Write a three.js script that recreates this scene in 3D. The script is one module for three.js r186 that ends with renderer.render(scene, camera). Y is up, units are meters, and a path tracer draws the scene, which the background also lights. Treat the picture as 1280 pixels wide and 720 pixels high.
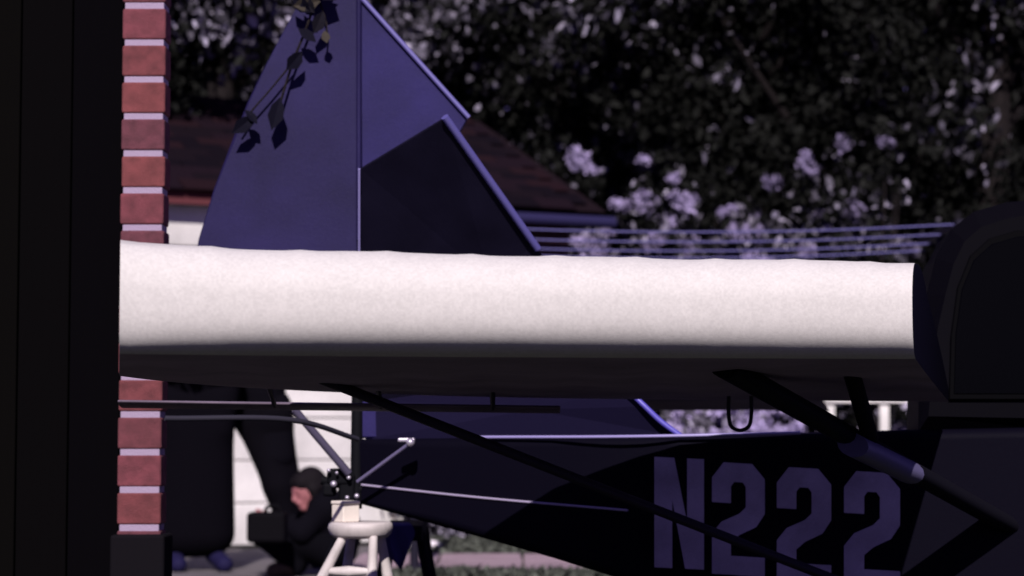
import * as THREE from 'three';
import { mergeGeometries } from 'three/addons/utils/BufferGeometryUtils.js';
import { RoundedBoxGeometry } from 'three/addons/geometries/RoundedBoxGeometry.js';

// ---------------------------------------------------------------- camera
const scene = new THREE.Scene();
const F = 2800, CAMY = 0.8, TILT = Math.atan(180 / F);            // focal length in photo pixels (1280 x 720)
const camera = new THREE.PerspectiveCamera(2 * Math.atan(360 / F) * 180 / Math.PI, 16 / 9, 0.1, 400);
camera.position.set(0, CAMY, 0);
camera.rotation.x = TILT;
camera.focus = 5.0; camera.userData.fStop = 4;
camera.updateMatrixWorld();
scene.add(camera);

// ---------------------------------------------------------------- sky and sun
const SUN = new THREE.Vector3(-0.03, 0.575, 0.80).normalize();
{
  const W = 256, H = 128, data = new Float32Array(W * H * 4);
  for (let j = 0; j < H; j++) for (let i = 0; i < W; i++) {
    const el = ((j + .5) / H - .5) * Math.PI, t = Math.max(0, Math.sin(el));
    const k = Math.pow(1 - t, 2.2), o = (j * W + i) * 4;
    const g = el < 0 ? .55 : 1;
    data[o] = (.060 + .115 * k) * g; data[o + 1] = (.050 + .088 * k) * g; data[o + 2] = (.20 + .24 * k) * g; data[o + 3] = 1;
  }
  const sky = new THREE.DataTexture(data, W, H, THREE.RGBAFormat, THREE.FloatType);
  sky.mapping = THREE.EquirectangularReflectionMapping; sky.magFilter = THREE.LinearFilter; sky.needsUpdate = true;
  scene.background = sky; scene.environment = sky;
}
const sun = new THREE.DirectionalLight(new THREE.Color().setRGB(1, .92, .91), 5.0);
sun.position.copy(SUN).multiplyScalar(40).add(new THREE.Vector3(0, 0, -12)); sun.target.position.set(0, 0, -12);
sun.castShadow = true; sun.shadow.mapSize.set(4096, 4096);
Object.assign(sun.shadow.camera, { left: -18, right: 18, top: 16, bottom: -10, near: 1, far: 100 });
scene.add(sun, sun.target);
const EXPOSURE = 1.04;

// ---------------------------------------------------------------- helpers
let seed = 7;
const rnd = () => { seed = (seed * 1664525 + 1013904223) >>> 0; return seed / 4294967296; };
const rr = (a, b) => a + (b - a) * rnd();
const V = (x, y, z) => new THREE.Vector3(x, y, z);
const lerp = (a, b, t) => a + (b - a) * t;
// the world point seen at photo pixel (x, y) in the vertical plane d metres ahead: how the place was surveyed
function P(x, y, d) {
  const c = Math.cos(TILT), s = Math.sin(TILT), u = (360 - y) / F, v = V((x - 640) / F, s + u * c, -c + u * s);
  v.multiplyScalar(d / -v.z); v.y += CAMY; return v;
}
function hash(x, y, s) { let h = (x * 374761393 + y * 668265263 + s * 974634721) | 0; h = Math.imul(h ^ (h >>> 13), 1274126177); return ((h ^ (h >>> 16)) >>> 0) / 4294967296; }
function vnoise(x, y, s, per) {                                    // tiling value noise
  const xi = Math.floor(x), yi = Math.floor(y), fx = x - xi, fy = y - yi, m = v => ((v % per) + per) % per;
  const a = hash(m(xi), m(yi), s), b = hash(m(xi + 1), m(yi), s), c = hash(m(xi), m(yi + 1), s), d = hash(m(xi + 1), m(yi + 1), s);
  const u = fx * fx * (3 - 2 * fx), v = fy * fy * (3 - 2 * fy);
  return a + (b - a) * u + (c - a) * v + (a - b - c + d) * u * v;
}
function fbm(x, y, s, per, oct = 4) { let v = 0, a = .5, f = 1; for (let i = 0; i < oct; i++) { v += a * vnoise(x * f, y * f, s + i, per * f); a *= .5; f *= 2; } return v; }
function tex(n, fn, srgb = false) {
  const d = new Uint8Array(n * n * 4);
  for (let j = 0; j < n; j++) for (let i = 0; i < n; i++) {
    const c = fn(i / n, j / n), o = (j * n + i) * 4;
    for (let k = 0; k < 3; k++) d[o + k] = Math.max(0, Math.min(255, 255 * (Array.isArray(c) ? c[k] : c)));
    d[o + 3] = 255;
  }
  const t = new THREE.DataTexture(d, n, n); t.wrapS = t.wrapT = THREE.RepeatWrapping; t.magFilter = THREE.LinearFilter;
  if (srgb) t.colorSpace = THREE.SRGBColorSpace; t.needsUpdate = true; return t;
}
const rep = (t, r) => { const c = t.clone(); c.repeat.set(r, r); c.needsUpdate = true; return c; };
const mottle = tex(512, (u, v) => { const f = .72 + .5 * (fbm(u * 6, v * 6, 3, 6, 5) - .5) + .22 * (hash(u * 512 | 0, v * 512 | 0, 5) - .5); return f; });
const grainTex = tex(512, (u, v) => { const g = fbm(u * 40, v * 4, 9, 4, 3); return .6 + .5 * (g - .5) + .2 * (hash(u * 512 | 0, 0, 4) - .5); });
const weave = tex(512, (u, v) => .5 + .3 * (fbm(u * 32, v * 32, 21, 32, 3) - .5) + .35 * (hash(u * 256 | 0, v * 256 | 0, 8) - .5));
const fabricCol = tex(1024, (u, v) => {
  let f = .93 + .06 * (fbm(u * 5, v * 5, 31, 5, 5) - .5) + .08 * (fbm(u * 60, v * 60, 37, 60, 2) - .5) + .22 * (fbm(u * 220, v * 220, 41, 220, 2) - .375);
  return [f, f * .985, f * .985];
});
const dirtTex = tex(512, (u, v) => { const f = fbm(u * 8, v * 8, 51, 8, 6), g = hash(u * 512 | 0, v * 512 | 0, 52); return .4 + .75 * f * .9 + .3 * (g - .5); });
function mat(r, g, b, rough = .8, o = {}) { const m = new THREE.MeshPhysicalMaterial({ roughness: rough, specularIntensity: Math.max(r, g, b) < .06 ? .06 : Math.max(r, g, b) < .14 ? .3 : 1, ...o }); m.color.setRGB(r, g, b); return m; }
const bm = (t, s, o = {}) => ({ bumpMap: t, bumpScale: s, ...o });

const counts = {};
function numbered(name) { const k = counts[name] = (counts[name] ?? -1) + 1; return k ? `${name}_${String(k).padStart(3, '0')}` : name; }
function boxUV(g) {                                                // uv in metres by dominant normal
  if (g.index) g = g.toNonIndexed();
  const p = g.attributes.position, uv = new Float32Array(p.count * 2), a = V(), b = V(), c = V();
  for (let i = 0; i < p.count; i += 3) {
    a.fromBufferAttribute(p, i); b.fromBufferAttribute(p, i + 1); c.fromBufferAttribute(p, i + 2);
    const n = b.clone().sub(a).cross(c.clone().sub(a)), ax = Math.abs(n.x), ay = Math.abs(n.y), az = Math.abs(n.z);
    [a, b, c].forEach((q, k) => { const [s, t] = ay > ax && ay > az ? [q.x, q.z] : ax > az ? [q.z, q.y] : [q.x, q.y]; uv[(i + k) * 2] = s; uv[(i + k) * 2 + 1] = t; });
  }
  g.setAttribute('uv', new THREE.BufferAttribute(uv, 2)); return g;
}
function merge(list) { return mergeGeometries(list.map(g => { g = g.index ? g.toNonIndexed() : g; for (const k of Object.keys(g.attributes)) if (!['position', 'normal', 'uv'].includes(k)) g.deleteAttribute(k); return g; })); }
function mesh(name, g, m, parent, raw) {
  if (Array.isArray(g)) g = merge(g);
  if (!raw) g = boxUV(g);
  const o = new THREE.Mesh(g, m); o.name = parent && parent !== scene ? name : numbered(name);
  o.castShadow = o.receiveShadow = true; (parent || scene).add(o); return o;
}
function tag(o, label, category, group, kind) { if (label) o.userData.label = label; if (category) o.userData.category = category; if (group) o.userData.group = group; if (kind) o.userData.kind = kind; return o; }
function thing(name, label, category, pos, group) { const o = new THREE.Group(); o.name = numbered(name); if (pos) o.position.copy(pos); scene.add(o); return tag(o, label, category, group); }
function struct(name, g, m) { const o = mesh(name, g, m, scene); o.userData.kind = 'structure'; return o; }
const box = (w, h, d, x = 0, y = 0, z = 0, r = .004) => new RoundedBoxGeometry(w, h, d, 1, Math.min(r, w / 3, h / 3, d / 3)).translate(x, y, z);
function tube(pts, r, seg = 8, rad = 8) { return new THREE.TubeGeometry(new THREE.CatmullRomCurve3(pts), seg * (pts.length - 1), r, rad, false); }
function rod(a, b, r1, r2 = r1, seg = 10, flat = 1) {              // tapered rod, optionally flattened
  const g = new THREE.CylinderGeometry(r2, r1, a.distanceTo(b), seg, 1);
  g.scale(1, 1, flat);
  g.applyQuaternion(new THREE.Quaternion().setFromUnitVectors(V(0, 1, 0), b.clone().sub(a).normalize()));
  return g.translate((a.x + b.x) / 2, (a.y + b.y) / 2, (a.z + b.z) / 2);
}
// a closed loft through rings of equal length
function loft(rings, caps = true, closed = true) {
  const n = rings[0].length, pos = [], idx = [];
  rings.forEach(r => r.forEach(p => pos.push(p.x, p.y, p.z)));
  const m = closed ? n : n - 1;
  for (let i = 0; i < rings.length - 1; i++) for (let j = 0; j < m; j++) {
    const a = i * n + j, b = i * n + (j + 1) % n, c = a + n, d = b + n; idx.push(a, c, b, b, c, d);
  }
  if (caps) [0, rings.length - 1].forEach((ri, q) => {
    const r = rings[ri], c = r.reduce((s, p) => s.add(p), V(0, 0, 0)).divideScalar(n), k = pos.length / 3;
    pos.push(c.x, c.y, c.z); r.forEach(p => pos.push(p.x, p.y, p.z));
    for (let j = 0; j < m; j++) { const a = k + 1 + j, b = k + 1 + (j + 1) % n; q ? idx.push(k, b, a) : idx.push(k, a, b); }
  });
  const g = new THREE.BufferGeometry(); g.setAttribute('position', new THREE.Float32BufferAttribute(pos, 3)); g.setIndex(idx);
  g.computeVertexNormals(); return g;
}
// flat panel with thickness and rounded rim from an outline of world points (near face), pushed back along n
function panel(pts, n, th, bevel = .006) {
  const c = pts.reduce((s, p) => s.add(p), V(0, 0, 0)).divideScalar(pts.length);
  const ins = (p, off) => p.clone().addScaledVector(c.clone().sub(p).normalize(), bevel).addScaledVector(n, off);
  const out = off => pts.map(p => p.clone().addScaledVector(n, off));
  // extra vertices keep the two flat faces flat-shaded
  const f = pts.map(p => ins(p, 0)), f2 = pts.map(p => ins(p, th));
  return loft([f, f.map(p => p.clone()), out(bevel), out(th - bevel), f2, f2.map(p => p.clone())]).toNonIndexed();
}
function flatN(g) { g = g.index ? g.toNonIndexed() : g; g.computeVertexNormals(); return g; }

// ---------------------------------------------------------------- ground
const groundM = mat(.055, .058, .048, .95, bm(rep(dirtTex, 1.3), .03, { map: rep(dirtTex, .37) }));
{
  const g = new THREE.PlaneGeometry(300, 300, 60, 60).rotateX(-Math.PI / 2).translate(0, 0, -60);
  struct('lawn', g, groundM);
}
const gravelM = mat(.21, .185, .20, .95, bm(rep(dirtTex, 1.7), .02, { map: rep(dirtTex, .9) }));
function patch(name, pts, y, m) {
  const s = new THREE.Shape(pts.map(p => new THREE.Vector2(p.x, -p.z)));
  const g = new THREE.ExtrudeGeometry(s, { depth: .05, bevelEnabled: false }).rotateX(-Math.PI / 2).translate(0, y - .05, 0);
  return struct(name, g, m);
}
patch('gravel_drive', [V(-4, 0, -14.6), V(-4, 0, -6), V(-1.0, 0, -6), V(-.78, 0, -11), V(-.72, 0, -15.9), V(-1.5, 0, -15.5)], .004, gravelM);
const pathM = mat(.42, .30, .35, .9, bm(dirtTex, .006, { map: rep(mottle, .7) }));
{
  // broad pinkish paving slabs of the garden path
  const base = struct('garden_path', new THREE.BoxGeometry(2.6, .04, 1.9).translate(.35, -.012, -13.35), mat(.1, .09, .08, .95));
  for (let i = 0; i < 5; i++) for (let j = 0; j < 4; j++) mesh('slab', box(.495, .04, .44, -.70 + i * .51 + rr(-.004, .004), .012 + rr(-.002, .002), -14.04 + j * .46, .006), pathM, base);
}

// ---------------------------------------------------------------- house
const HU = V(.889, 0, -.457).normalize(), HW = V(-.457, 0, -.889).normalize(), HA = V(-3.1, 0, -15);
const H = (u, y, w) => HA.clone().addScaledVector(HU, u).addScaledVector(HW, w).setY(y);
const hM = new THREE.Matrix4().makeBasis(HU, V(0, 1, 0), HW.clone().negate()).setPosition(HA);   // local x along the wall, z out of it
const loc = g => g.applyMatrix4(hM);
const whiteM = mat(.90, .86, .84, .75, bm(rep(grainTex, 1), .002, { map: rep(mottle, .5) }));
{
  const house = thing('house', 'white boarded house with dark brown shingle roof behind the aeroplane tail', 'house');
  const dark = mat(.07, .035, .04, .9, bm(mottle, .01));
  mesh('wall', [loc(box(4.0, 2.38, .1, 2.0, 1.19, -.1)), loc(box(.1, 2.38, 4.1, .0, 1.19, -2.2)), loc(box(.1, 2.38, 4.1, 4.0, 1.19, -2.2)), loc(box(4.0, 2.38, .1, 2, 1.19, -4.25))], dark, house);
  // broad white boards of the left half of the front
  const bh = .296, n = 8;
  for (let i = 0; i < n; i++) mesh('board', loc(box(2.62, bh - .008, .034 + .004 * (i % 2), 1.22, i * bh + bh / 2 + .01, -.03, .008).rotateX(0)), whiteM, house);
  mesh('corner_trim', loc(box(.09, 2.36, .06, 2.60, 1.19, -.02)), whiteM, house);
  mesh('fascia', [loc(box(2.6, .12, .03, .9, 2.42, .12))], mat(.11, .030, .036, .7), house);
  mesh('soffit', [loc(box(4.6, .02, .13, 1.95, 2.375, .05))], mat(.10, .085, .14, .8), house);
  mesh('gutter', [loc(new THREE.CylinderGeometry(.045, .045, 2.2, 10).rotateZ(Math.PI / 2).translate(3.15, 2.37, .19))], mat(.022, .019, .065, .5), house);
  // roof: front slope between left hip and right gable
  const RY = 3.42, EY = 2.46, rw = -2.0, ew = .17;
  const q = (x, y, z) => V(x, y, z).applyMatrix4(hM);
  const roofM = mat(.012, .007, .010, .9, bm(mottle, .01));
  const L = q(-.45, EY, ew), R = q(4.2, EY, ew), RL = q(1.75, RY, rw), RR = q(4.2, RY, rw), BL = q(-.45, EY, -4.4), BR = q(4.2, EY, -4.4);
  const g = new THREE.BufferGeometry();
  const tri = [L, R, RR, L, RR, RL, L, RL, BL, BL, RL, RR, BL, RR, BR, R, BR, RR, L, BR, R, L, BL, BR];
  g.setAttribute('position', new THREE.Float32BufferAttribute(tri.flatMap(p => [p.x, p.y - .012, p.z]), 3)); g.computeVertexNormals();
  const roof = mesh('roof', g, roofM, house);
  const slope = Math.hypot(RY - EY, ew - rw), ang = Math.atan2(RY - EY, ew - rw);
  const shM = [[.011, .006, .010], [.008, .005, .008], [.015, .007, .010], [.006, .004, .007]].map(c => mat(...c, .9, bm(mottle, .006)));
  const rows = 16, ex = slope / rows, shared = box(.30, .018, ex * 1.25, 0, 0, 0, .004);
  const far = []; let cnt = 0;
  for (let r = 0; r < rows; r++) for (let i = -2; i < 16; i++) {
    const x = i * .307 + (r % 2) * .15 + .1, t = (r + .4) / rows;
    if (x > 4.08 || x < lerp(-.30, 1.85, t)) continue;
    const m = new THREE.Matrix4().makeRotationX(ang + .05 + rr(-.015, .015)); m.setPosition(x + rr(-.006, .006), EY + (RY - EY) * t + .016, ew + (rw - ew) * t);
    const o = shared.clone().applyMatrix4(m).applyMatrix4(hM);
    if (cnt++ < 290) mesh('shingle', o, shM[(rnd() * 4) | 0], roof); else far.push(o);
  }
  if (far.length) mesh('shingle', far, shM[1], roof).userData.kind = 'stuff';
}

// ---------------------------------------------------------------- foliage
const leafG = new THREE.BufferGeometry();
leafG.setAttribute('position', new THREE.Float32BufferAttribute([0, -.5, 0, .24, -.12, .07, .2, .2, .06, 0, .5, -.04, -.2, .2, .06, -.24, -.12, .07, 0, 0, 0], 3));
leafG.setIndex([6, 0, 1, 6, 1, 2, 6, 2, 3, 6, 3, 4, 6, 4, 5, 6, 5, 0]); leafG.computeVertexNormals();
leafG.setAttribute('uv', new THREE.Float32BufferAttribute(new Array(14).fill(.5), 2));
const leafM = new THREE.MeshPhysicalMaterial({ roughness: .6, specularIntensity: .12, side: THREE.DoubleSide }); leafM.color.setRGB(1, 1, 1);
function leaves(name, pts, size, pal, parent) {
  const im = new THREE.InstancedMesh(leafG, leafM, pts.length), o = new THREE.Object3D(), c = new THREE.Color();
  pts.forEach((p, i) => {
    o.position.copy(p); o.rotation.set(rr(-1.3, 1.3), rr(0, 6.28), rr(-1.5, 1.5)); o.scale.setScalar(size * rr(.6, 1.35)); o.updateMatrix(); im.setMatrixAt(i, o.matrix);
    const f = pal(p); c.setRGB(f[0], f[1], f[2]); im.setColorAt(i, c);
  });
  im.name = name; im.userData.kind = 'stuff'; im.castShadow = im.receiveShadow = true; (parent || scene).add(im); return im;
}
function clumps(cx, cy, cz, rx, ry, rz, n, r0, r1) { const a = []; for (let i = 0; i < n; i++) { const u = rr(-1, 1), th = rr(0, 6.283), s = Math.sqrt(1 - u * u), k = Math.pow(rnd(), .4); a.push([cx + rx * s * Math.cos(th) * k, cy + ry * u * k, cz + rz * s * Math.sin(th) * k, rr(r0, r1)]); } return a; }
function fill(cl, n) { const a = []; for (let i = 0; i < n; i++) { const c = cl[(rnd() * cl.length) | 0], u = rr(-1, 1), th = rr(0, 6.283), s = Math.sqrt(1 - u * u), k = c[3] * Math.pow(rnd(), .5); const p = V(c[0] + s * Math.cos(th) * k, c[1] + u * k * .8, c[2] + s * Math.sin(th) * k); if (p.y > .03) a.push(p); } return a; }
// most leaves are deep green-black; sun glints are painted as a share of pale leaves
const palette = (pale, lo = .0036, tint = [1, .91, 1.2]) => p => {
  const patchy = fbm(p.x * .9 + 40, p.y * .9 + p.z * .3 + 40, 61, 64, 3);
  if (rnd() < pale * Math.max(0, (patchy - .25) * 11)) { const k = .03 + .42 * Math.pow(rnd(), 2.1); return [k * tint[0], k * tint[1], k * tint[2]]; }
  const k = rr(lo, lo * 3.2); return [k, k * 1.05, k * .95];
};
const barkM = mat(.022, .018, .019, .95, bm(rep(grainTex, 2), .03));
const treeSpec = [
  [60, 23.5, 2.2, 9.0, .03, 'near-black leafy tree at the far left beyond the brick pillar'],
  [262, 21.5, 2.0, 8.6, .36, 'leafy tree between the brick pillar and the rudder, with sun glints coloured in as pale leaves'],
  [505, 24.5, 2.4, 9.6, .22, 'tall leafy tree showing just right of the fin top'],
  [700, 22.5, 2.3, 9.2, .26, 'broad leafy tree above the right end of the brown roof'],
  [895, 21.5, 2.3, 9.0, .17, 'dark leafy tree behind the middle of the clothesline'],
  [1070, 20.8, 2.0, 8.6, .11, 'dark tree with few pale leaves behind the right of the clothesline'],
  [1235, 20.2, 2.0, 8.8, .02, 'almost black tree at the far right behind the cabin'],
];
for (const [px, d, r, h, pale, label] of treeSpec) {
  const b = P(px, 540, d); b.y = 0;
  const t = thing('tree', label, 'tree', b, 'trees behind the house and garden');
  const limbs = [rod(V(0, 0, 0), V(.1, h * .45, .05), .2, .13, 12), rod(V(.1, h * .45, .05), V(-.15, h * .9, 0), .13, .03, 10)];
  for (let i = 0; i < 7; i++) { const y = h * rr(.25, .6), a = rr(0, 6.28); limbs.push(rod(V(.06, y, .02), V(Math.cos(a) * r * .75, y + rr(.8, 1.8), Math.sin(a) * r * .75), .07, .018, 7)); }
  mesh('trunk', limbs, barkM, t);
  const cl = clumps(0, h * .52, 0, r, h * .46, r * .8, 130, .28, .62);
  if (px === 262) cl.push(...clumps(.1, 4.55, d - 16.9, 1.15, 1.25, .7, 60, .22, .42));          // boughs reaching over the roof
  leaves('crown', fill(cl, px === 262 ? 30000 : 22000), .115, palette(pale), t);
}
{
  // far wood closing the view
  const pts = []; for (let i = 0; i < 46000; i++) pts.push(V(rr(-12, 12), Math.pow(rnd(), .8) * 13, -27.5 - rr(0, 4)));
  tag(leaves('wood', pts, .5, () => { const k = rr(.003, .008); return [k, k, k]; }), 'dark mass of woodland beyond the garden trees', 'woodland', null, 'stuff');
}
function shrub(px, d, h, r, nb, label, pale, bright = 1, name = 'flowering_shrub', low = .05) {
  const b = P(px, 540, d); b.y = 0;
  const t = thing(name, label, 'shrub', b);
  const st = []; for (let i = 0; i < 6; i++) { const a = rr(0, 6.28); st.push(rod(V(rr(-.06, .06), 0, rr(-.06, .06)), V(Math.cos(a) * r * .6, h * rr(.6, .85), Math.sin(a) * r * .6), .025, .008, 6)); }
  mesh('stem', st, barkM, t);
  const cl = clumps(0, h * .54, 0, r * .85, h * .44, r * .8, 40, .12, .3);
  leaves('foliage', fill(cl, 3500), .10, palette(pale, .003), t);
  if (nb) {
    const bl = []; for (let i = 0; i < nb; i++) { const u = rr(-.9, 1), a = rr(.1, 3.04), s = Math.sqrt(1 - u * u); bl.push([Math.cos(a) * s * r * rr(.8, 1.05), h * (.54 + .46 * u), Math.sin(a) * s * r * rr(.8, 1.05), rr(.05, .13)]); }
    leaves('blossom', fill(bl, nb * 48), .055, () => { const k = rr(.3, .8) * bright; return [k * .66, k * .55, Math.min(.9, k * .92)]; }, t);
  }
  return t;
}
shrub(808, 19.2, 3.15, .55, 40, 'tall shrub with lilac-white blossom just right of the brown roof end', .1, .75);
shrub(712, 20.4, 3.4, .45, 26, 'pale blossoming shrub peeping over the right slope of the brown roof', .1, .95);
shrub(905, 18.6, 2.65, .62, 34, 'broad flowering shrub behind the clothesline, low pale clusters', .12, .8);
shrub(992, 19.0, 3.2, .45, 24, 'narrow shrub with one large lavender blossom cluster near its top', .12, .6);
shrub(1085, 18.8, 3.4, .5, 16, 'dim flowering shrub nearest the cabin, with sparse lavender clusters', .10, .4);
shrub(915, 17.6, 1.14, .6, 90, 'low white-flowered bush seen under the wing beside the hanging hook', .5, 1.0);
shrub(700, 17.2, .75, .5, 0, 'low green bush by the house wall under the dark fuselage', .6, 1, 'low_shrub');
shrub(575, 16.3, .62, .45, 0, 'low green bush right of the trestle leg by the house wall', .6, 1, 'low_shrub');
{
  const pts = []; for (let i = 0; i < 42000; i++) { const p = V(rr(-.7, 2.2), rr(.01, .045), -rr(11.8, 19)); if (p.z > -12.42 || p.z < -14.28 || p.x > 1.6) pts.push(p); };
  tag(leaves('grass', pts, .075, () => { const k = rr(.03, .12); return [k * .92, k, k * .84]; }), 'short grass between the path and the house', 'grass', null, 'stuff');
}

// ---------------------------------------------------------------- brick pillar, and a plank wall added to keep the left edge dark
{
  const d = 6.3, pxm = F / d, c = 46.9 / pxm, x0 = P(147, 540, d).x, x1 = P(202, 540, d).x, w = x1 - x0;
  const top = 2.75, yj = P(0, 284, d).y;                           // one bed joint is known
  const t = thing('brick_pillar', 'slim red brick pillar with pale mortar behind the wing tip', 'pillar', V((x0 + x1) / 2, 0, -d));
  const mor = mat(.33, .255, .36, .95, bm(dirtTex, .004));
  const y0 = yj - c * Math.floor(yj / c);
  mesh('mortar', box(w - .012, top - .02, .096, 0, top / 2, -.055, .003), mor, t);
  const bms = [[.22, .052, .060], [.19, .048, .062], [.25, .060, .064], [.17, .046, .066], [.23, .054, .072]].map(a => mat(...a, .85, bm(rep(dirtTex, 3), .006, { map: rep(dirtTex, 4.3) })));
  let k = 0;
  for (let y = y0; y + c < top; y += c, k++) {
    mesh('brick', box(w, c - .016, .105, rr(-.0015, .0015), y + c / 2, -.055 + rr(-.002, .002), .007), bms[(rnd() * 5) | 0], t);
  }
  mesh('shadow_base', box(w + .03, P(0, 668, d).y, .16, 0, P(0, 668, d).y / 2, -.055, .01), mat(.007, .006, .008, .9), t);  // near-black block stands in for the shadow below the bricks
  mesh('coping', box(w + .05, .06, .16, 0, top + .02, -.055, .01), mor, t);
  const wl = thing('added_plank_wall', 'near-black upright plank wall added beside the brick pillar to keep the left edge dark', 'wall', V(x0 - .004, 0, -d - .06));
  const pm = [0, 1, 2].map(i => mat(.0016 + .0004 * i, .0013 + .0004 * i, .002, .95, bm(rep(grainTex, 1.5), .004)));
  mesh('backing', box(1.9, 2.9, .03, -.95, 1.45, -.05), pm[0], wl);
  for (let i = 0; i < 13; i++) mesh('plank', box(.143, 2.92 + rr(-.01, .01), .024, -.075 - i * .147, 1.46, -.018 + rr(-.002, .002), .004), pm[i % 3], wl);
}

// ---------------------------------------------------------------- aeroplane with folded wing
const plane = thing('aeroplane', 'dark blue light aeroplane marked N222 with a white wing folded back along it', 'aeroplane');
// the near side of the fuselage: straight beside the wing root, tapering away toward the tail
const FD = x => { const k = 60, a = lerp(1 / 6.25, 1 / 6.17, (x - 790) / 340), b = lerp(1 / 6.74, 1 / 6.25, (x - 447) / 343), h = .00045; return 1 / (.5 * (a + b - Math.sqrt((a - b) ** 2 + h * h))); };
const S = (x, y, off = 0) => P(x, y, FD(x)).add(V(0, 0, off));
const sideN = V(0, 0, 0).subVectors(S(1130, 540), S(820, 540)).normalize().cross(V(0, 1, 0)).normalize(); // points to the viewer
if (sideN.z < 0) sideN.negate();
const inN = sideN.clone().negate();
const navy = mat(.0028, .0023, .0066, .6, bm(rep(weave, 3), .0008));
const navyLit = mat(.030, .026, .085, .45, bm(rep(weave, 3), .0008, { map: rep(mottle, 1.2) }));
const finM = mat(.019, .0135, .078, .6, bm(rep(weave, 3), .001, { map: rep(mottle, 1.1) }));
const tailM = mat(.0085, .0072, .019, .65, bm(rep(weave, 3), .001, { map: rep(mottle, 1.7) }));  // darker than the fin: shade on the folded panel put into its colour
const edgeM = mat(.12, .105, .31, .4);  // lighter than the panels: sunlit edge highlight put into the colour
const silver = mat(.55, .5, .6, .35, { metalness: .6 });
const steel = mat(.03, .028, .04, .4);
const blackM = mat(.006, .006, .008, .6);
{
  // fuselage: stations along its side (pixel x, top, bottom) and width
  const st = [[449, 549, 630, .05], [545, 548, 657, .12], [690, 546, 698, .24], [850, 544, 748, .38], [1000, 541, 786, .50], [1150, 537, 808, .58], [1500, 530, 826, .62]];
  const rings = st.map(([x, yt, yb, w]) => {
    const a = S(x, yt), b = S(x, yb), r = Math.min(.03, w * .3), out = [];
    const at = (u, v) => V(0, 0, 0).lerpVectors(a, b, v).addScaledVector(inN, u * w);
    const h = a.distanceTo(b), rv = r / h, ru = r / w;
    for (const [cu, cv, s] of [[ru, rv, 2], [1 - ru, rv, 3], [1 - ru, 1 - rv, 0], [ru, 1 - rv, 1]])
      for (let k = 0; k <= 3; k++) { const an = (s * 90 + k * 30) * Math.PI / 180; out.push(at(cu + Math.cos(an) * ru, cv + Math.sin(an) * rv)); }
    return out;
  });
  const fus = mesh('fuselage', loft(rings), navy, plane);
  mesh('longeron', tube([S(590, 546.5, .004), S(800, 545.5, .006), S(1000, 541, .006)], .0045), mat(.30, .26, .52, .4), fus);  // edge highlights put into the pale longeron and stringer colours
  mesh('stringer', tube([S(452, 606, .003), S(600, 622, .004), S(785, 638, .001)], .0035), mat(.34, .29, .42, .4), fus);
  // registration: the characters are painted cut-outs, 2 mm proud
  const letM = mat(.56, .48, .66, .7, bm(rep(weave, 3), .001, { map: rep(mottle, 2) }));
  const PX = { x: 0 };
  const lay = (shape, x0, y0, w, h, skew) => {
    const g = new THREE.ExtrudeGeometry(shape, { depth: 1, bevelEnabled: false }), p = g.attributes.position;
    for (let i = 0; i < p.count; i++) { const X = x0 + p.getX(i) * w, Y = y0 + (1 - p.getY(i)) * h + p.getX(i) * skew, q = S(X, Y).addScaledVector(sideN, p.getZ(i) > .5 ? .003 : -.006); p.setXYZ(i, q.x, q.y, q.z); }
    return flatN(g);
  };
  const sh = a => new THREE.Shape(a.map(([x, y]) => new THREE.Vector2(x, y)));
  const Nn = sh([[0, 0], [.36, 0], [.36, .62], [.62, 0], [1, 0], [1, 1], [.66, 1], [.66, .42], [.40, 1], [0, 1]]);
  const two = sh([[0, .64], [0, .86], [.22, 1], [.76, 1], [1, .87], [1, .56], [.84, .44], [.52, .36], [.36, .29], [.36, .17], [1, .17], [1, 0], [0, 0], [0, .36], [.18, .47], [.52, .55], [.64, .61], [.64, .79], [.58, .83], [.42, .83], [.36, .79], [.36, .64]]);
  mesh('letter', lay(Nn, 818, 571, 62, 138, 3), letM, fus);
  mesh('digit', lay(two, 890, 577, 66, 140, 4), letM, fus);
  mesh('digit', lay(two, 971, 583, 68, 144, 4), letM, fus);
  mesh('digit', lay(two, 1055, 588, 70, 147, 4), letM, fus);
  // raised rear deck with raked end, blue edge
  const dk = [[452, 549, .04], [470, 492, .03], [700, 470, .10], [786, 490, .13]];
  const deckPts = [[453, 550], [470, 500], [640, 478], [785, 486], [806, 508], [852, 546]];
  mesh('rear_deck', flatN(panel(deckPts.map(([x, y]) => S(x, y).addScaledVector(inN, .04)), inN, .10)), mat(.011, .009, .030, .6, bm(rep(weave, 3), .0008)), plane);
  mesh('deck_edge', tube([S(786, 488, -.03), S(807, 508, -.03), S(826, 526, -.03), S(853, 546, -.03)], .008), mat(.09, .075, .42, .4), plane);
  // unseen cabin, added nearly black to keep the right edge dark
  const cab = [[1150, 540], [1151, 480], [1154, 420], [1160, 370], [1172, 320], [1192, 284], [1220, 262], [1262, 250], [1330, 244], [1500, 240], [1520, 540]];
  const cabin = mesh('cabin', flatN(panel(cab.map(([x, y]) => S(x, y, -.01)), inN, .58, .05)), mat(.0022, .0019, .0036, .6), plane);
  const win = [[1186, 500], [1188, 420], [1196, 360], [1212, 320], [1236, 298], [1270, 288], [1420, 284], [1430, 500]];
  mesh('window_frame', flatN(panel(win.map(([x, y]) => S(x, y, .004)), inN, .02, .004)), mat(.0016, .0015, .0022, .7), cabin);
  mesh('pane', flatN(panel(win.map(([x, y]) => S(lerp(x, 1300, .05), lerp(y, 400, .07), .007)), inN, .012, .003)), mat(.0012, .0012, .002, .3), cabin);
}
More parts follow.
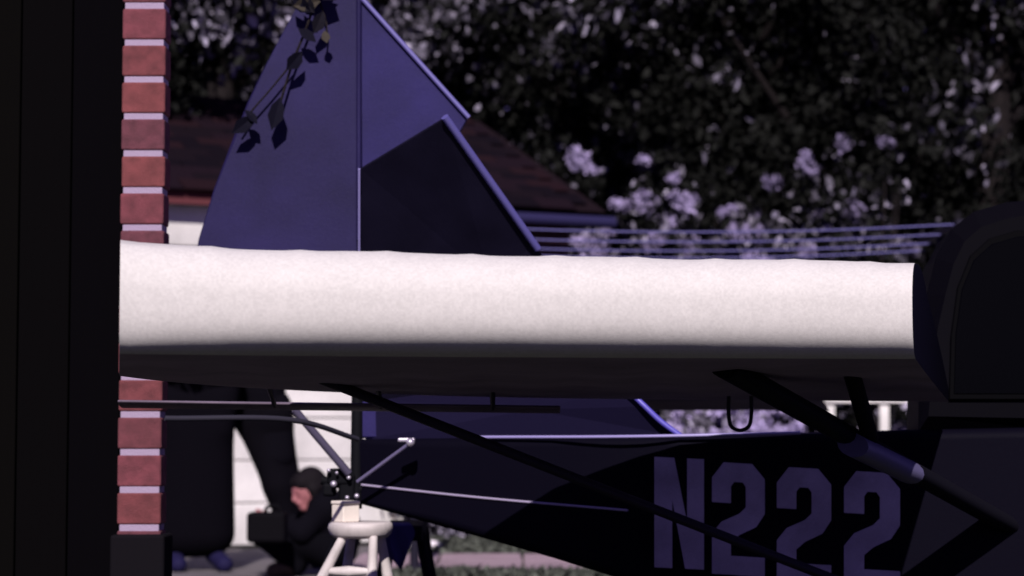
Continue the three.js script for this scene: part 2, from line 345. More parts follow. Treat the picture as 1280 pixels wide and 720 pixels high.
// folded wing: nose toward the viewer, tip at the left, root at the right
{
  const T0 = P(149, 441, 4.02), T1 = P(149, 494, 5.95), R0 = P(1141, 445, 4.52), R1 = P(1186, 502, 6.06);
  const hgt = u => lerp(.203, .203, u);
  const ns = 96, topN = 34, nose = 16;
  const ribPh = u => u * 9.6;
  const wob = u => .0014 * Math.sin(u * 23 + 1) + .0022 * (vnoise(u * 22, 3.3, 91, 64) - .5) + .0022 * Math.pow(Math.abs(Math.cos(ribPh(u) * Math.PI)), 14);
  const section = u => {                                            // [s along chord 0..1, t up in metres], from lower nose over the top to the trailing edge
    const h = hgt(u), a = [];
    for (let i = 0; i <= nose; i++) { const th = lerp(-80, 90, i / nose) * Math.PI / 180, e = h * .5, sn = Math.sin(th), cs = Math.cos(th), q = sn < 0 ? .68 : .95; a.push([.085 - .085 * Math.pow(Math.max(0, cs), q), e + e * Math.sign(sn) * Math.pow(Math.abs(sn), q)]); }
    for (let i = 1; i <= 16; i++) { const s = i / 16, x = .085 + (1 - .085) * s; a.push([x, h * (1 + .10 * Math.sin(Math.min(1, s * 3.2) * Math.PI) * (s < .3125 ? 1 : 0) - .84 * Math.pow(s, 1.6))]); }
    return a;
  };
  const place = (u, s, t) => { const a = V(0, 0, 0).lerpVectors(T0, R0, u), b = V(0, 0, 0).lerpVectors(T1, R1, u); s *= Math.sqrt(1 - .80 * Math.max(0, 1 - u / .62) ** 2); return a.lerp(b, s).add(V(0, t, 0)); };
  const ringTop = u => section(u).map(([s, t], i) => place(u, s, t + (i > 3 ? wob(u) * Math.min(1, i / 14) : 0)));
  const under = u => { const sec = section(u), l = sec[0], a = [];
    for (let i = 0; i <= 12; i++) { const s = i / 12; a.push(place(u, lerp(l[0], 1, s), lerp(l[1], .0, Math.min(1, s * 6)) * (s < 1 ? 1 : 1) + .003 * Math.sin(ribPh(u) * Math.PI * 2) * Math.sin(s * Math.PI))); } return a; };
  const us = [...Array(ns + 1)].map((_, i) => i / ns);
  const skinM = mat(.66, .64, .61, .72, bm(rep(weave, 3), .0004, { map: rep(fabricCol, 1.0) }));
  const undM = mat(.38, .29, .42, .8, bm(rep(weave, 2), .001, { map: rep(mottle, .9) }));  // darker than the skin: shade under the wing put into the colour
  const g = loft(us.map(ringTop), false, false);
  // uv in metres along span and round the section
  const ring = us.map(ringTop), uv = []; ring.forEach((r, i) => { let L = 0; r.forEach((p, j) => { if (j) L += p.distanceTo(r[j - 1]); uv.push(us[i] * 1.6, L); }); });
  g.setAttribute('uv', new THREE.Float32BufferAttribute(uv, 2));
  const wing = mesh('wing', g, skinM, plane, true);
  wing.userData.label = 'white fabric wing folded back, its rounded nose toward the viewer';
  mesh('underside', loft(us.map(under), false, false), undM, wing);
  // end ribs
  for (const u of [0, 1]) {
    const s = [...ringTop(u), ...under(u).slice(1).reverse()], c = place(u, .4, .07), pos = [];
    for (let i = 0; i < s.length; i++) { const a = s[i], b = s[(i + 1) % s.length]; const q = u ? [c, b, a] : [c, a, b]; q.forEach(p => pos.push(p.x + (u ? .0 : 0), p.y, p.z)); }
    const gg = new THREE.BufferGeometry(); gg.setAttribute('position', new THREE.Float32BufferAttribute(pos, 3)); gg.computeVertexNormals();
    mesh('end_rib', gg, u ? navy : undM, wing);
  }
  // slim flaperon hung below the trailing edge
  const FA = P(151, 505, 5.60), FB = P(700, 512, 5.92), fl = (p, w, e) => { const a = []; for (let i = 0; i < 14; i++) { const th = i / 14 * 6.283; a.push(p.clone().add(V(0, e * Math.sin(th) + .006 * Math.cos(th), w * Math.cos(th)))); } return a; };
  const flM = mat(.20, .15, .21, .6, { map: rep(mottle, 2) });
  const flap = mesh('flaperon', loft([0, .25, .5, .75, 1].map(k => fl(V(0, 0, 0).lerpVectors(FA, FB, k), .045, .008))), flM, wing);
  for (const k of [.34, .58, .84]) { const p = V(0, 0, 0).lerpVectors(FA, FB, k); mesh('bracket', rod(p.clone().add(V(0, .0, .02)), p.clone().add(V(0, .05, .17)), .006, .008, 8), steel, flap); }
  mesh('push_rod', tube([P(206, 523, 6.0), P(365, 525, 6.1), P(447, 549, 6.3)], .0075), steel, wing);
  // hanging U hook
  const hk = d => [[911, 494], [911, 520], [914, 533], [925, 538], [936, 533], [939, 520], [939, 494]].map(([x, y]) => P(x, y, d));
  mesh('tie_down_hook', tube(hk(5.86), .0052, 6, 8), steel, wing);
  // fairing strips and patches under the wing
  mesh('hatch', [box(.10, .006, .06, ...P(628, 467, 5.2).add(V(0, -.002, 0)).toArray())], mat(.12, .085, .06, .8), wing);
  mesh('hatch', [box(.07, .006, .05, ...P(470, 466, 5.2).add(V(0, -.002, 0)).toArray())], mat(.10, .085, .12, .8), wing);
  // far wing, folded on the other side, only glimpsed
  const w2 = wing.clone(false); w2.name = 'wing'; w2.userData = {}; w2.position.set(1.05, -.02, -4.2); w2.scale.set(.8, .85, .5); plane.add(w2);
  w2.material = undM; w2.position.set(.25, .10, -5.4);
}
{
  // lift struts running from the wing down to the lower fuselage
  const flatRod = (a, b, chord, th) => { const dir = b.clone().sub(a).normalize(), n = dir.clone().cross(V(0, 0, 1)).normalize(), bk = dir.clone().cross(n).normalize(), rings = [];
    for (let k = 0; k <= 6; k++) { const p = V(0, 0, 0).lerpVectors(a, b, k / 6), r = []; for (let i = 0; i < 14; i++) { const t = i / 14 * 6.283; r.push(p.clone().addScaledVector(n, th * Math.cos(t)).addScaledVector(bk, chord * Math.sin(t))); } rings.push(r); } return loft(rings); };
  mesh('lift_strut', flatRod(P(392, 470, 5.3), P(1165, 772, 6.0), .035, .0125), mat(.03, .026, .04, .55), plane);
  const s2 = mesh('lift_strut', flatRod(P(905, 458, 4.85), P(1270, 662, 6.22), .04, .026), mat(.0075, .007, .011, .5), plane);
  mesh('painted_sunlit_end', flatRod(P(1066, 556, 5.30), P(1136, 590, 5.52), .044, .0285), mat(.09, .08, .16, .5), s2);  // paler sleeve paints the sunlight on this end of the strut
  mesh('jury_strut', flatRod(P(1062, 458, 5.05), P(1088, 548, 5.35), .02, .02), blackM, plane);
}
{
  // tail: rudder, fin and the tailplane folded up against it
  const TD = 6.74, Q = (x, y, d = TD) => P(x, y, d), back = V(0, 0, -1);
  const rud = [[448, -10], [424, -26], [396, -28], [376, 0], [352, 44], [331, 84], [310, 128], [290, 178], [268, 236], [249, 298], [236, 372], [262, 452], [340, 486], [448, 486]];
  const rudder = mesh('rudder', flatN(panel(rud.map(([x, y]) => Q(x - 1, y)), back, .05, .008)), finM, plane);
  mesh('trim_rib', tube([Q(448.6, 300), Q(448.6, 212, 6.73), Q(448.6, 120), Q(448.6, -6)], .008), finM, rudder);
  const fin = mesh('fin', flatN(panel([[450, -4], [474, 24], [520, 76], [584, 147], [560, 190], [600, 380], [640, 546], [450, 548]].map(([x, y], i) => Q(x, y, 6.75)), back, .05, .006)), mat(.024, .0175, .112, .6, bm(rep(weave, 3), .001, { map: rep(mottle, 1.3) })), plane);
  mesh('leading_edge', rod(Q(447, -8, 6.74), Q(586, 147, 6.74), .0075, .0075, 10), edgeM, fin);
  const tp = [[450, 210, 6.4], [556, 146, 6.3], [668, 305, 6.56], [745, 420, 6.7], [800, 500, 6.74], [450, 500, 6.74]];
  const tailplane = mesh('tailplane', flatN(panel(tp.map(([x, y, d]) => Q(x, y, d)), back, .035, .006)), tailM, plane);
  tailplane.userData.label = 'near-black tailplane panel folded upright with a bright leading edge';
  mesh('leading_edge', rod(Q(556, 146, 6.29), Q(672, 311, 6.55), .011, .011, 10), mat(.095, .085, .27, .4), tailplane);  // sun highlight along this edge painted as a lighter blue
  mesh('trailing_edge', rod(Q(449, 211, 6.38), Q(449, 320, 6.52), .0035, .0035, 8), mat(.3, .27, .55, .4), tailplane);
  // tail post hardware
  mesh('tail_post', rod(Q(447, 486, 6.76), Q(445, 636, 6.74), .018, .018), blackM, plane);
  const hd = [];
  hd.push(box(.07, .05, .06, ...Q(424, 596, 6.74).toArray(), .012), box(.05, .10, .05, ...Q(434, 612, 6.74).toArray(), .012), rod(Q(402, 600, 6.74), Q(452, 612, 6.74), .014, .012), box(.04, .04, .05, ...Q(412, 612, 6.74).toArray(), .01));
  mesh('hinge_bracket', hd, blackM, plane);
  for (const [x, y, r] of [[417, 605, .010], [436, 597, .007], [446, 620, .008], [411, 588, .006], [434, 622, .007], [421, 591, .005]]) mesh('bolt', new THREE.SphereGeometry(r, 10, 8).translate(...Q(x, y, 6.69).toArray()), silver, plane);
  mesh('brace_strut', [rod(Q(368, 512, 6.64), Q(436, 592, 6.69), .012, .012)], mat(.07, .06, .10, .4), plane);
  const br = mesh('brace_strut', [rod(Q(447, 602, 6.64), Q(514, 553, 6.52), .0055, .0055)], mat(.14, .12, .22, .4), plane);
  mesh('fitting', [new THREE.SphereGeometry(.013, 12, 8).translate(...Q(513, 553, 6.52).toArray()), box(.05, .012, .02, ...Q(508, 550, 6.53).toArray())], silver, br);
  mesh('tail_spring', tube([Q(440, 628, 6.74), Q(425, 668, 6.79), Q(410, 700, 6.84), Q(404, 740, 6.84)], .012), blackM, plane);
  const whl = Q(402, 770, 6.84);
  const tw = mesh('tail_wheel', new THREE.TorusGeometry(.06, .028, 12, 24).translate(...whl.toArray()), blackM, plane);
  mesh('hub', new THREE.CylinderGeometry(.034, .034, .04, 16).rotateX(Math.PI / 2).translate(...whl.toArray()), steel, tw);
}

// ---------------------------------------------------------------- overhanging twig in front of the rudder
{
  const d = 6.70, root = P(405, -120, d);
  const t = thing('hanging_branch', 'dark leafy twig hanging in front of the rudder top', 'branch', root);
  const L = ([x, y, dd = d]) => P(x, y, dd).sub(root);
  mesh('twig', [tube([L([430, -170, 6.66]), L([405, -60, 6.69]), L([388, 20]), L([366, 78]), L([350, 130]), L([343, 158])], .004, 6, 6), tube([L([366, 78]), L([338, 112]), L([312, 142]), L([300, 160])], .003, 6, 6), tube([L([395, -10]), L([408, 30]), L([407, 52])], .003, 6, 6)], barkM, t);
  const lm = [mat(.006, .0055, .012, .7, { side: THREE.DoubleSide }), mat(.010, .009, .014, .7, { side: THREE.DoubleSide }), mat(.05, .042, .035, .6, { side: THREE.DoubleSide })];
  const lf = (x, y, len, ang, m, tw = 0, wd = 1) => { const g = leafG.clone(); g.deleteAttribute('uv'); g.scale(len * wd, len, len).rotateY(tw).rotateZ(ang).translate(...L([x, y, d - .03]).toArray()); mesh('leaf', flatN(g), lm[m], t); };
  lf(345, 142, .105, -.25, 0, .2, .95); lf(368, 76, .075, -.7, 0, .5, 1.3); lf(304, 156, .085, -.9, 0, .3, 1.1); lf(314, 146, .06, .7, 0, .6, 1); lf(407, 46, .04, .2, 2, .2, 1.4); lf(384, 44, .07, .9, 0, .3); lf(398, 28, .075, -.4, 1, .5, 1.2);
  for (let i = 0; i < 9; i++) lf(rr(372, 428), rr(-40, 14), rr(.05, .09), rr(-3, 3), rnd() < .08 ? 2 : (rnd() * 2) | 0, rr(-.8, .8), rr(.9, 1.5));
}

// ---------------------------------------------------------------- stool, box, trestle with cloth
{
  const d = 6.56, b = P(451, 540, d); b.y = 0;
  const sy = P(0, 652, d).y;                                       // seat top
  const t = thing('stool', 'low cream wooden stool with splayed legs under the aeroplane tail', 'stool', b);
  const cream = mat(.72, .65, .63, .6, bm(rep(grainTex, 3), .002, { map: rep(mottle, 3) }));
  const pr = [[0, -.038], [.077, -.034], [.088, -.027], [.095, -.014], [.093, -.004], [.086, 0], [0, 0]].map(p => new THREE.Vector2(...p));
  mesh('seat', new THREE.LatheGeometry(pr, 36).scale(1, 1.35, 1).translate(0, sy, 0), cream, t);
  const feet = [[-.30, .12], [.030, .15], [.14, -.12], [-.10, -.16]], tops = [[-.045, .045], [.042, .065], [.055, -.05], [-.03, -.065]];
  const at = (i, k) => V(lerp(feet[i][0], tops[i][0], k), lerp(0, sy - .04, k), lerp(feet[i][1], tops[i][1], k));
  for (let i = 0; i < 4; i++) mesh('leg', [rod(at(i, 0), at(i, .55), .014, .0185), rod(at(i, .55), at(i, 1), .0185, .013)], cream, t);
  for (const [i, j, k] of [[0, 1, .80], [1, 2, .66], [3, 0, .66]]) mesh('rung', [rod(at(i, k), V(0, 0, 0).lerpVectors(at(i, k), at(j, k), .5), .009, .016), rod(V(0, 0, 0).lerpVectors(at(i, k), at(j, k), .5), at(j, k), .016, .009)], cream, t);
  const bx = thing('small_box', 'small cream cardboard box standing on the stool seat', 'box', V(b.x - .042, sy, b.z + .02));
  const cm = mat(.78, .70, .62, .7, bm(mottle, .002));
  const w = .058, h = .05;
  mesh('carton', box(w, h, .058, 0, h / 2, 0, .003).rotateY(.7), cm, bx);
  mesh('lid', box(w + .004, .010, .062, 0, h + .006, 0, .003).rotateY(.7), cm, bx);
}
{
  const d = 7.5, b = P(505, 540, d); b.y = 0; const ty = P(0, 654, d).y;
  const t = thing('trestle', 'black trestle with splayed legs right of the cream stool', 'trestle', b);
  const m = mat(.010, .009, .013, .7, bm(grainTex, .003));
  mesh('beam', box(.13, .05, .5, .0, ty - .03, -.15), m, t);
  for (const [x0, x1, z] of [[.055, .135, .04], [-.05, -.13, .04], [.055, .135, -.34], [-.05, -.13, -.34]]) mesh('leg', rod(V(x1, 0, z), V(x0, ty - .03, z - .03 * Math.sign(z)), .016, .018, 6), m, t);
  mesh('crossbar', rod(V(-.10, .14, -.34), V(.10, .14, -.34), .012), m, t);
  // violet cloth hanging over the beam
  const pos = []; const nx = 14, ny = 14, gr = (i, j) => { const u = i / nx - .5, v = j / ny; const e = v < .25 ? 0 : v - .25; return V(u * .13 - .035 + .012 * Math.sin(v * 7 + u * 9), ty + .002 - e * .16 * (1 + .25 * Math.sin(u * 8)), .105 - (.25 - Math.min(v, .25)) * .5 + .012 * Math.sin(u * 22) * e + e * .02); };
  for (let i = 0; i < nx; i++) for (let j = 0; j < ny; j++) { const a = gr(i, j), q = gr(i + 1, j), c = gr(i, j + 1), e = gr(i + 1, j + 1); for (const p of [a, c, q, q, c, e]) pos.push(p.x, p.y, p.z); }
  const g = new THREE.BufferGeometry(); g.setAttribute('position', new THREE.Float32BufferAttribute(pos, 3)); g.computeVertexNormals();
  const cl = thing('cloth', 'dark violet cloth draped over the trestle top', 'cloth', b);
  mesh('fabric', g, mat(.05, .042, .15, .9, { side: THREE.DoubleSide }), cl);
}
// pale stones and pails on the grass under the fuselage
{
  const stone = (px, py, d, r, label) => { const p = P(px, py, d); p.y = 0; const g = new THREE.IcosahedronGeometry(r, 2), a = g.attributes.position; for (let i = 0; i < a.count; i++) { const x = a.getX(i), y = a.getY(i), z = a.getZ(i), k = 1 + .22 * (vnoise(x / r * 2 + 20, y / r * 2 + z / r + 20, 13, 64) - .5); a.setXYZ(i, x * k * 1.25, y * k * .85, z * k); } g.computeVertexNormals(); g.translate(0, r * .6, 0);
    const o = mesh('stone', g, mat(.72, .66, .70, .9, bm(dirtTex, .01)), scene); o.position.copy(p); tag(o, label, 'stone', 'pale stones on the grass'); };
  stone(509, 676, 14.6, .075, 'pale rounded stone left of the trestle leg'); stone(537, 672, 14.8, .065, 'pale stone right of the trestle leg, beside the grass'); stone(573, 672, 15.6, .035, 'smallest pale stone at the edge of the dark fuselage');
  const b = P(480, 540, 11.0); b.y = 0;
}

// ---------------------------------------------------------------- clothesline
{
  const A = P(520, 0, 12.6), B = P(1172, 0, 12.4); A.y = B.y = 0;
  const t = thing('clothesline', 'clothesline with four blue cords running right of the tail', 'clothesline');
  const mm = mat(.02, .018, .03, .5, { metalness: .3 });
  const hy = 1.9; const dirx = B.clone().sub(A).normalize(), pz = V(0, 0, 1);
  for (const p of [A, B]) { mesh('post', [rod(p, p.clone().setY(hy), .028, .025)], mm, t); mesh('crossarm', [box(.05, .05, 1.15, p.x, hy, p.z, .008)], mm, t); }
  const cm = mat(.085, .075, .27, .5);
  [.5, .12, -.24, -.5].forEach((o, i) => {
    const a = A.clone().add(V(0, hy + .03 - .022 * i, o)), b = B.clone().add(V(0, hy + .005 - .02 * i, o)), m = a.clone().lerp(b, .5).add(V(0, -.045, 0));
    mesh('cord', tube([a, a.clone().lerp(m, .5).add(V(0, -.012, 0)), m, m.clone().lerp(b, .5).add(V(0, -.012, 0)), b], .0046, 8, 6), cm, t);
  });
}
// ---------------------------------------------------------------- white fence behind, right
{
  const d = 18.2, a = P(1030, 540, d), L = 2.4; a.y = 0;
  const t = thing('rail_fence', 'white painted rail fence seen under the wing at the right', 'fence', a);
  const top = P(0, 495, d).y;
  mesh('rail', box(L, .055, .035, L / 2, top - .027, .03), whiteM, t); mesh('rail', box(L, .08, .03, L / 2, top - .62, .0), whiteM, t);
  for (const x of [.05, .49, 1.2, 1.9]) mesh('post', box(.075, top - .056, .07, x, (top - .056) / 2, -.02), whiteM, t);
}

// ---------------------------------------------------------------- people
// smooth union of tapered capsules, meshed with surface nets
function sdf(bones, k) { return (x, y, z) => { let s = 0; for (const b of bones) {
  const [ax, ay, az, ar, bx, by, bz, br] = b, dx = bx - ax, dy = by - ay, dz = bz - az, L = dx * dx + dy * dy + dz * dz || 1e-9;
  let t = ((x - ax) * dx + (y - ay) * dy + (z - az) * dz) / L; t = t < 0 ? 0 : t > 1 ? 1 : t;
  const ex = x - ax - dx * t, ey = y - ay - dy * t, ez = z - az - dz * t, d = Math.sqrt(ex * ex + ey * ey + ez * ez) - (ar + (br - ar) * t);
  s += Math.exp(-d / k); } return -k * Math.log(s + 1e-30); }; }
function nets(bones, cell, k, fn) {
  const lo = [1e9, 1e9, 1e9], hi = [-1e9, -1e9, -1e9];
  for (const b of bones) for (const o of [0, 4]) for (let i = 0; i < 3; i++) { lo[i] = Math.min(lo[i], b[o + i] - b[o + 3] - 3 * cell - k); hi[i] = Math.max(hi[i], b[o + i] + b[o + 3] + 3 * cell + k); }
  const f = fn || sdf(bones, k), n = [0, 1, 2].map(i => Math.ceil((hi[i] - lo[i]) / cell) + 1), [nx, ny, nz] = n, D = new Float32Array(nx * ny * nz);
  const id = (i, j, l) => i + nx * (j + ny * l);
  for (let l = 0; l < nz; l++) for (let j = 0; j < ny; j++) for (let i = 0; i < nx; i++) D[id(i, j, l)] = f(lo[0] + i * cell, lo[1] + j * cell, lo[2] + l * cell);
  const vi = new Int32Array(nx * ny * nz).fill(-1), pos = [], nor = [], idx = [];
  for (let l = 0; l < nz - 1; l++) for (let j = 0; j < ny - 1; j++) for (let i = 0; i < nx - 1; i++) {
    let c = 0, sx = 0, sy = 0, sz = 0;
    const dv = (a, b, e) => D[id(i + a, j + b, l + e)];
    for (let e = 0; e < 12; e++) { const ax = e >> 2, q = e & 1, w = (e >> 1) & 1, p0 = ax === 0 ? [0, q, w] : ax === 1 ? [q, 0, w] : [q, w, 0], p1 = p0.slice(); p1[ax] = 1;
      const d0 = dv(...p0), d1 = dv(...p1); if ((d0 < 0) !== (d1 < 0)) { const t = d0 / (d0 - d1); sx += p0[0] + (p1[0] - p0[0]) * t; sy += p0[1] + (p1[1] - p0[1]) * t; sz += p0[2] + (p1[2] - p0[2]) * t; c++; } }
    if (!c) continue;
    const x = lo[0] + (i + sx / c) * cell, y = lo[1] + (j + sy / c) * cell, z = lo[2] + (l + sz / c) * cell, h = cell * .5;
    vi[id(i, j, l)] = pos.length / 3; pos.push(x, y, z);
    const g = V(f(x + h, y, z) - f(x - h, y, z), f(x, y + h, z) - f(x, y - h, z), f(x, y, z + h) - f(x, y, z - h)).normalize(); nor.push(g.x, g.y, g.z);
  }
  for (let l = 1; l < nz - 1; l++) for (let j = 1; j < ny - 1; j++) for (let i = 1; i < nx - 1; i++) {
    const d0 = D[id(i, j, l)] < 0;
    const quad = (s, a, b, c, d) => { if (a < 0 || b < 0 || c < 0 || d < 0) return; s ? idx.push(a, b, c, a, c, d) : idx.push(a, c, b, a, d, c); };
    if (d0 !== (D[id(i + 1, j, l)] < 0)) quad(d0, vi[id(i, j - 1, l - 1)], vi[id(i, j, l - 1)], vi[id(i, j, l)], vi[id(i, j - 1, l)]);
    if (d0 !== (D[id(i, j + 1, l)] < 0)) quad(!d0, vi[id(i - 1, j, l - 1)], vi[id(i, j, l - 1)], vi[id(i, j, l)], vi[id(i - 1, j, l)]);
    if (d0 !== (D[id(i, j, l + 1)] < 0)) quad(d0, vi[id(i - 1, j - 1, l)], vi[id(i, j - 1, l)], vi[id(i, j, l)], vi[id(i - 1, j, l)]);
  }
  const g = new THREE.BufferGeometry(); g.setAttribute('position', new THREE.Float32BufferAttribute(pos, 3)); g.setAttribute('normal', new THREE.Float32BufferAttribute(nor, 3));
  g.setIndex(idx); return g;
}
const bone = (a, ar, b, br) => [...a, ar, ...b, br];
const infl = (bs, e) => bs.map(b => [b[0], b[1], b[2], b[3] + e, b[4], b[5], b[6], b[7] + e]);
const skinMt = mat(.33, .12, .13, .6), eyeM = mat(.02, .015, .015, .3), hairM = mat(.010, .008, .010, .7), shoeM = mat(.03, .026, .05, .6);
function headBones(c, up, fw, s) {                                  // face looks along fw
  const sd = up.clone().cross(fw).normalize(), p = (u, f, r) => c.clone().addScaledVector(up, u * s).addScaledVector(fw, f * s).addScaledVector(sd, r * s).toArray();
  return { p, bones: [bone(p(.03, -.012, 0), .088 * s, p(.02, .015, 0), .082 * s), bone(p(-.035, .035, 0), .062 * s, p(-.082, .058, 0), .034 * s), bone(p(.012, .098, 0), .008 * s, p(-.025, .113, 0), .013 * s), bone(p(-.055, .093, .018), .008 * s, p(-.055, .093, -.018), .008 * s), bone(p(.028, .085, .03), .012 * s, p(.028, .085, -.03), .012 * s),
    bone(p(-.005, -.008, .083), .012 * s, p(-.035, 0, .080), .009 * s), bone(p(-.005, -.008, -.083), .012 * s, p(-.035, 0, -.080), .009 * s)],
    hair: [bone(p(.055, -.022, 0), .092 * s, p(.035, -.035, 0), .090 * s), bone(p(.062, .045, .03), .055 * s, p(.062, .045, -.03), .055 * s), bone(p(.0, .0, .075), .035 * s, p(-.03, .0, .07), .028 * s), bone(p(.0, .0, -.075), .035 * s, p(-.03, .0, -.07), .028 * s), bone(p(.0, -.055, 0), .07 * s, p(-.04, -.05, 0), .055 * s)],
    eyes: [p(.0, .082, .032), p(.0, .082, -.032)] };
}
function handBones(w, dir, side, s) {                               // wrist, direction, thumb side
  const n = dir.clone().cross(side).normalize(), q = (a, b, c) => w.clone().addScaledVector(dir, a * s).addScaledVector(side, b * s).addScaledVector(n, c * s).toArray(), r = [];
  r.push(bone(q(.0, .0, 0), .024 * s, q(.06, .012, 0), .020 * s), bone(q(.02, -.012, 0), .020 * s, q(.07, -.022, 0), .017 * s));
  [[.03, .070], [.010, .080], [-.010, .074], [-.029, .058]].forEach(([b, l]) => { r.push(bone(q(.078, b, 0), .0095 * s, q(.078 + l * .5, b * 1.1, .012), .0085 * s), bone(q(.078 + l * .5, b * 1.1, .012), .0085 * s, q(.078 + l * .8, b * 1.1, .042), .007 * s)); });
  r.push(bone(q(.018, .025, .004), .012 * s, q(.055, .052, .018), .010 * s), bone(q(.055, .052, .018), .010 * s, q(.085, .050, .034), .008 * s));
  return r;
}
function person(label, origin, J, o) {
  const t = thing('person', label, 'person', origin, o.group);
  const v = a => V(...a), s = o.s;
  const torso = [bone(J.pelvis, .105 * s, J.belly, .115 * s), bone(J.belly, .115 * s, J.chest, .125 * s), bone(J.shL, .06 * s, J.shR, .06 * s), bone(J.hipL, .085 * s, J.hipR, .085 * s), bone(J.chest, .11 * s, J.neck, .065 * s)];
  const arms = [], legs = [], feet = [], hands = [];
  for (const q of ['L', 'R']) {
    arms.push(bone(J['sh' + q], .055 * s, J['el' + q], .042 * s), bone(J['el' + q], .042 * s, J['wr' + q], .028 * s));
    legs.push(bone(J['hip' + q], .088 * s, J['kn' + q], .058 * s), bone(J['kn' + q], .056 * s, J['an' + q], .036 * s));
    feet.push(bone(J['an' + q], .036 * s, J['to' + q], .034 * s));
    const dir = v(J['wr' + q]).sub(v(J['el' + q])).normalize(), side = V(0, 0, 1).cross(dir).lengthSq() < .05 ? V(1, 0, 0) : V(0, 0, 1).addScaledVector(dir, -dir.z).normalize();
    hands.push(handBones(v(J['wr' + q]), dir, side, s));
  }
  const hd = headBones(v(J.head), v(J.up).normalize(), v(J.fw).normalize(), s);
  const neck = bone(J.neck, .058 * s, hd.p(-.05, -.01, 0), .052 * s);
  const body = merge([nets([...torso, ...arms, ...legs, ...feet, neck], .018 * s, .018 * s), nets([neck, ...hd.bones], .008 * s, .010 * s), ...hands.map(h => nets(h, .0045 * s, .004 * s))]);
  const bd = mesh('body', body, skinMt, t);
  mesh('hair', nets(hd.hair, .009 * s, .012 * s), hairM, bd);
  for (const e of hd.eyes) mesh('eye', new THREE.SphereGeometry(.0125 * s, 10, 8).translate(...e), eyeM, bd);
  mesh('jacket', nets(infl([...torso, ...arms.map((b, i) => b)], .016 * s), .016 * s, .022 * s), o.top, bd);
  if (o.coat) mesh('coat_skirt', nets(o.coat, .02, .03), o.top, bd);
  mesh('trousers', nets(infl([torso[0], torso[3], ...legs], .018 * s), .016 * s, .022 * s), o.leg, bd);
  for (const [i, q] of ['L', 'R'].entries()) mesh('shoe', nets(infl([feet[i]], .014 * s), .010 * s, .012 * s), o.shoe || shoeM, bd);
  return t;
}
const cloth = (r, g, b) => mat(r, g, b, .95, bm(rep(weave, 4), .002));
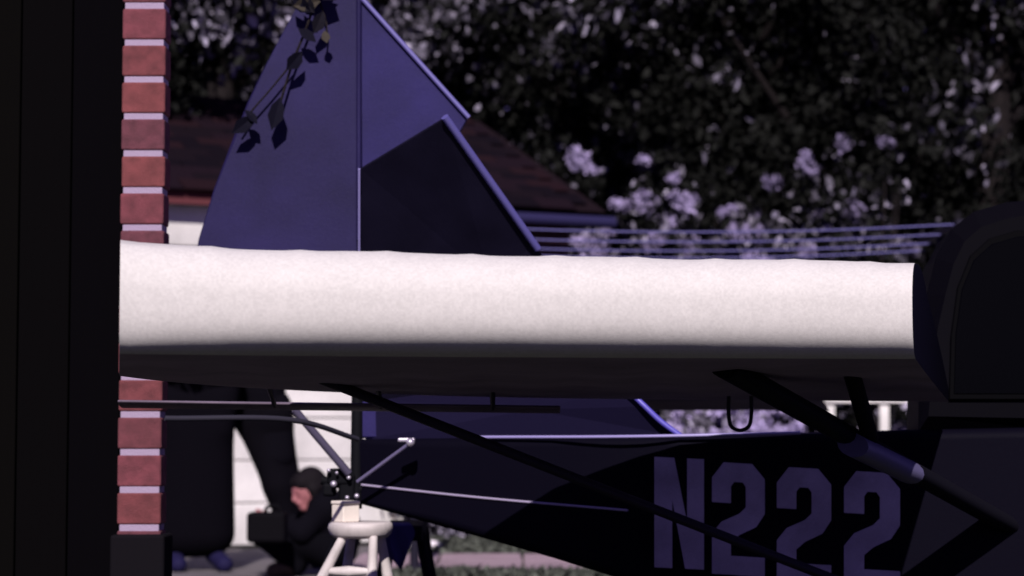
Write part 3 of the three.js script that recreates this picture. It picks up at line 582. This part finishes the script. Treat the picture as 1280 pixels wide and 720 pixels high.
{
  const d1 = 13.0, o1 = P(243, 540, d1); o1.y = 0;
  person('standing person in near-black clothes beside the brick pillar, head hidden by the wing', o1, {
    pelvis: [0, .93, 0], belly: [0, 1.08, 0], chest: [0, 1.30, .01], shL: [-.17, 1.41, 0], shR: [.17, 1.41, 0], neck: [.01, 1.47, .01], head: [.03, 1.60, .03], up: [0, 1, 0], fw: [.75, -.1, .6],
    hipL: [-.09, .90, 0], hipR: [.09, .90, 0], knL: [-.10, .50, .03], knR: [.11, .50, .03], anL: [-.11, .09, 0], anR: [.12, .09, -.01], toL: [-.06, .045, .16], toR: [.20, .045, .14],
    elL: [-.22, 1.13, .02], wrL: [-.06, 1.16, .18], elR: [.215, 1.10, .02], wrR: [.06, 1.17, .18] },
    { s: 1, top: cloth(.003, .0025, .0045), leg: cloth(.003, .0025, .0045), shoe: mat(.014, .012, .045, .6), coat: [bone([-.09, .95, 0], .13, [-.10, .22, .01], .125), bone([.09, .95, 0], .13, [.115, .22, .01], .125), bone([0, .95, .02], .13, [0, .22, .03], .13), bone([-.22, 1.13, .02], .06, [-.15, .85, .06], .05), bone([.215, 1.10, .02], .06, [.16, .82, .06], .05)] });
  const d2 = 13.25, o2 = P(372, 540, d2); o2.y = 0;
  person('person in black standing with legs together behind the crouching figure', o2, {
    pelvis: [-.20, .92, 0], belly: [-.22, 1.07, 0], chest: [-.22, 1.28, .02], shL: [-.36, 1.39, 0], shR: [-.08, 1.39, .02], neck: [-.21, 1.45, .03], head: [-.18, 1.57, .06], up: [.1, 1, 0], fw: [.5, -.3, .8],
    hipL: [-.27, .89, 0], hipR: [-.14, .89, .02], knL: [-.11, .48, .05], knR: [-.06, .48, -.04], anL: [-.02, .09, .03], anR: [.03, .09, -.06], toL: [.04, .045, .17], toR: [.13, .045, .07],
    elL: [-.40, 1.13, .05], wrL: [-.28, 1.20, .20], elR: [-.02, 1.14, .08], wrR: [-.14, 1.20, .20] },
    { s: 1, top: cloth(.004, .0035, .006), leg: cloth(.0035, .003, .005), coat: [bone([-.25, .95, 0], .105, [-.17, .66, .02], .085), bone([-.14, .95, .01], .105, [-.10, .66, .02], .085)] });
  const d3 = 12.5, o3 = P(395, 540, d3); o3.y = 0;
  person('crouching person in dark clothes facing left, left of the cream stool', o3, {
    pelvis: [.12, .15, 0], belly: [.13, .25, 0], chest: [.085, .35, .01], shL: [.05, .385, -.10], shR: [.06, .38, .12], neck: [.03, .42, .015], head: [-.03, .475, .03], up: [-.25, 1, .0], fw: [-.95, -.30, .45],
    hipL: [.10, .15, -.07], hipR: [.10, .15, .07], knL: [-.26, .27, -.09], knR: [-.29, .255, .09], anL: [-.10, .055, -.09], anR: [-.10, .055, .09], toL: [-.22, .035, -.09], toR: [-.22, .035, .10],
    elL: [-.10, .28, -.13], wrL: [-.235, .30, -.06], elR: [-.06, .25, .15], wrR: [-.22, .30, .06] },
    { s: .9, top: cloth(.004, .0035, .006), leg: cloth(.003, .0028, .0045), shoe: mat(.07, .05, .03, .7) });
}

{
  const p = P(334, 659, 12.05), t = thing('case', 'black squarish case held out by the crouching person', 'case', p);
  const m = mat(.004, .0035, .005, .7);
  mesh('body', box(.21, .165, .13, 0, 0, 0, .022), m, t);
  mesh('handle', tube([V(-.01, .08, 0), V(0, .108, 0), V(.06, .108, 0), V(.07, .08, 0)], .010, 6, 8), m, t);
}
// ---------------------------------------------------------------- render
const renderer = new THREE.WebGLRenderer({ antialias: true });
renderer.setSize(1024, 576);
renderer.toneMapping = THREE.LinearToneMapping; renderer.toneMappingExposure = EXPOSURE;
renderer.shadowMap.enabled = true;
renderer.render(scene, camera);
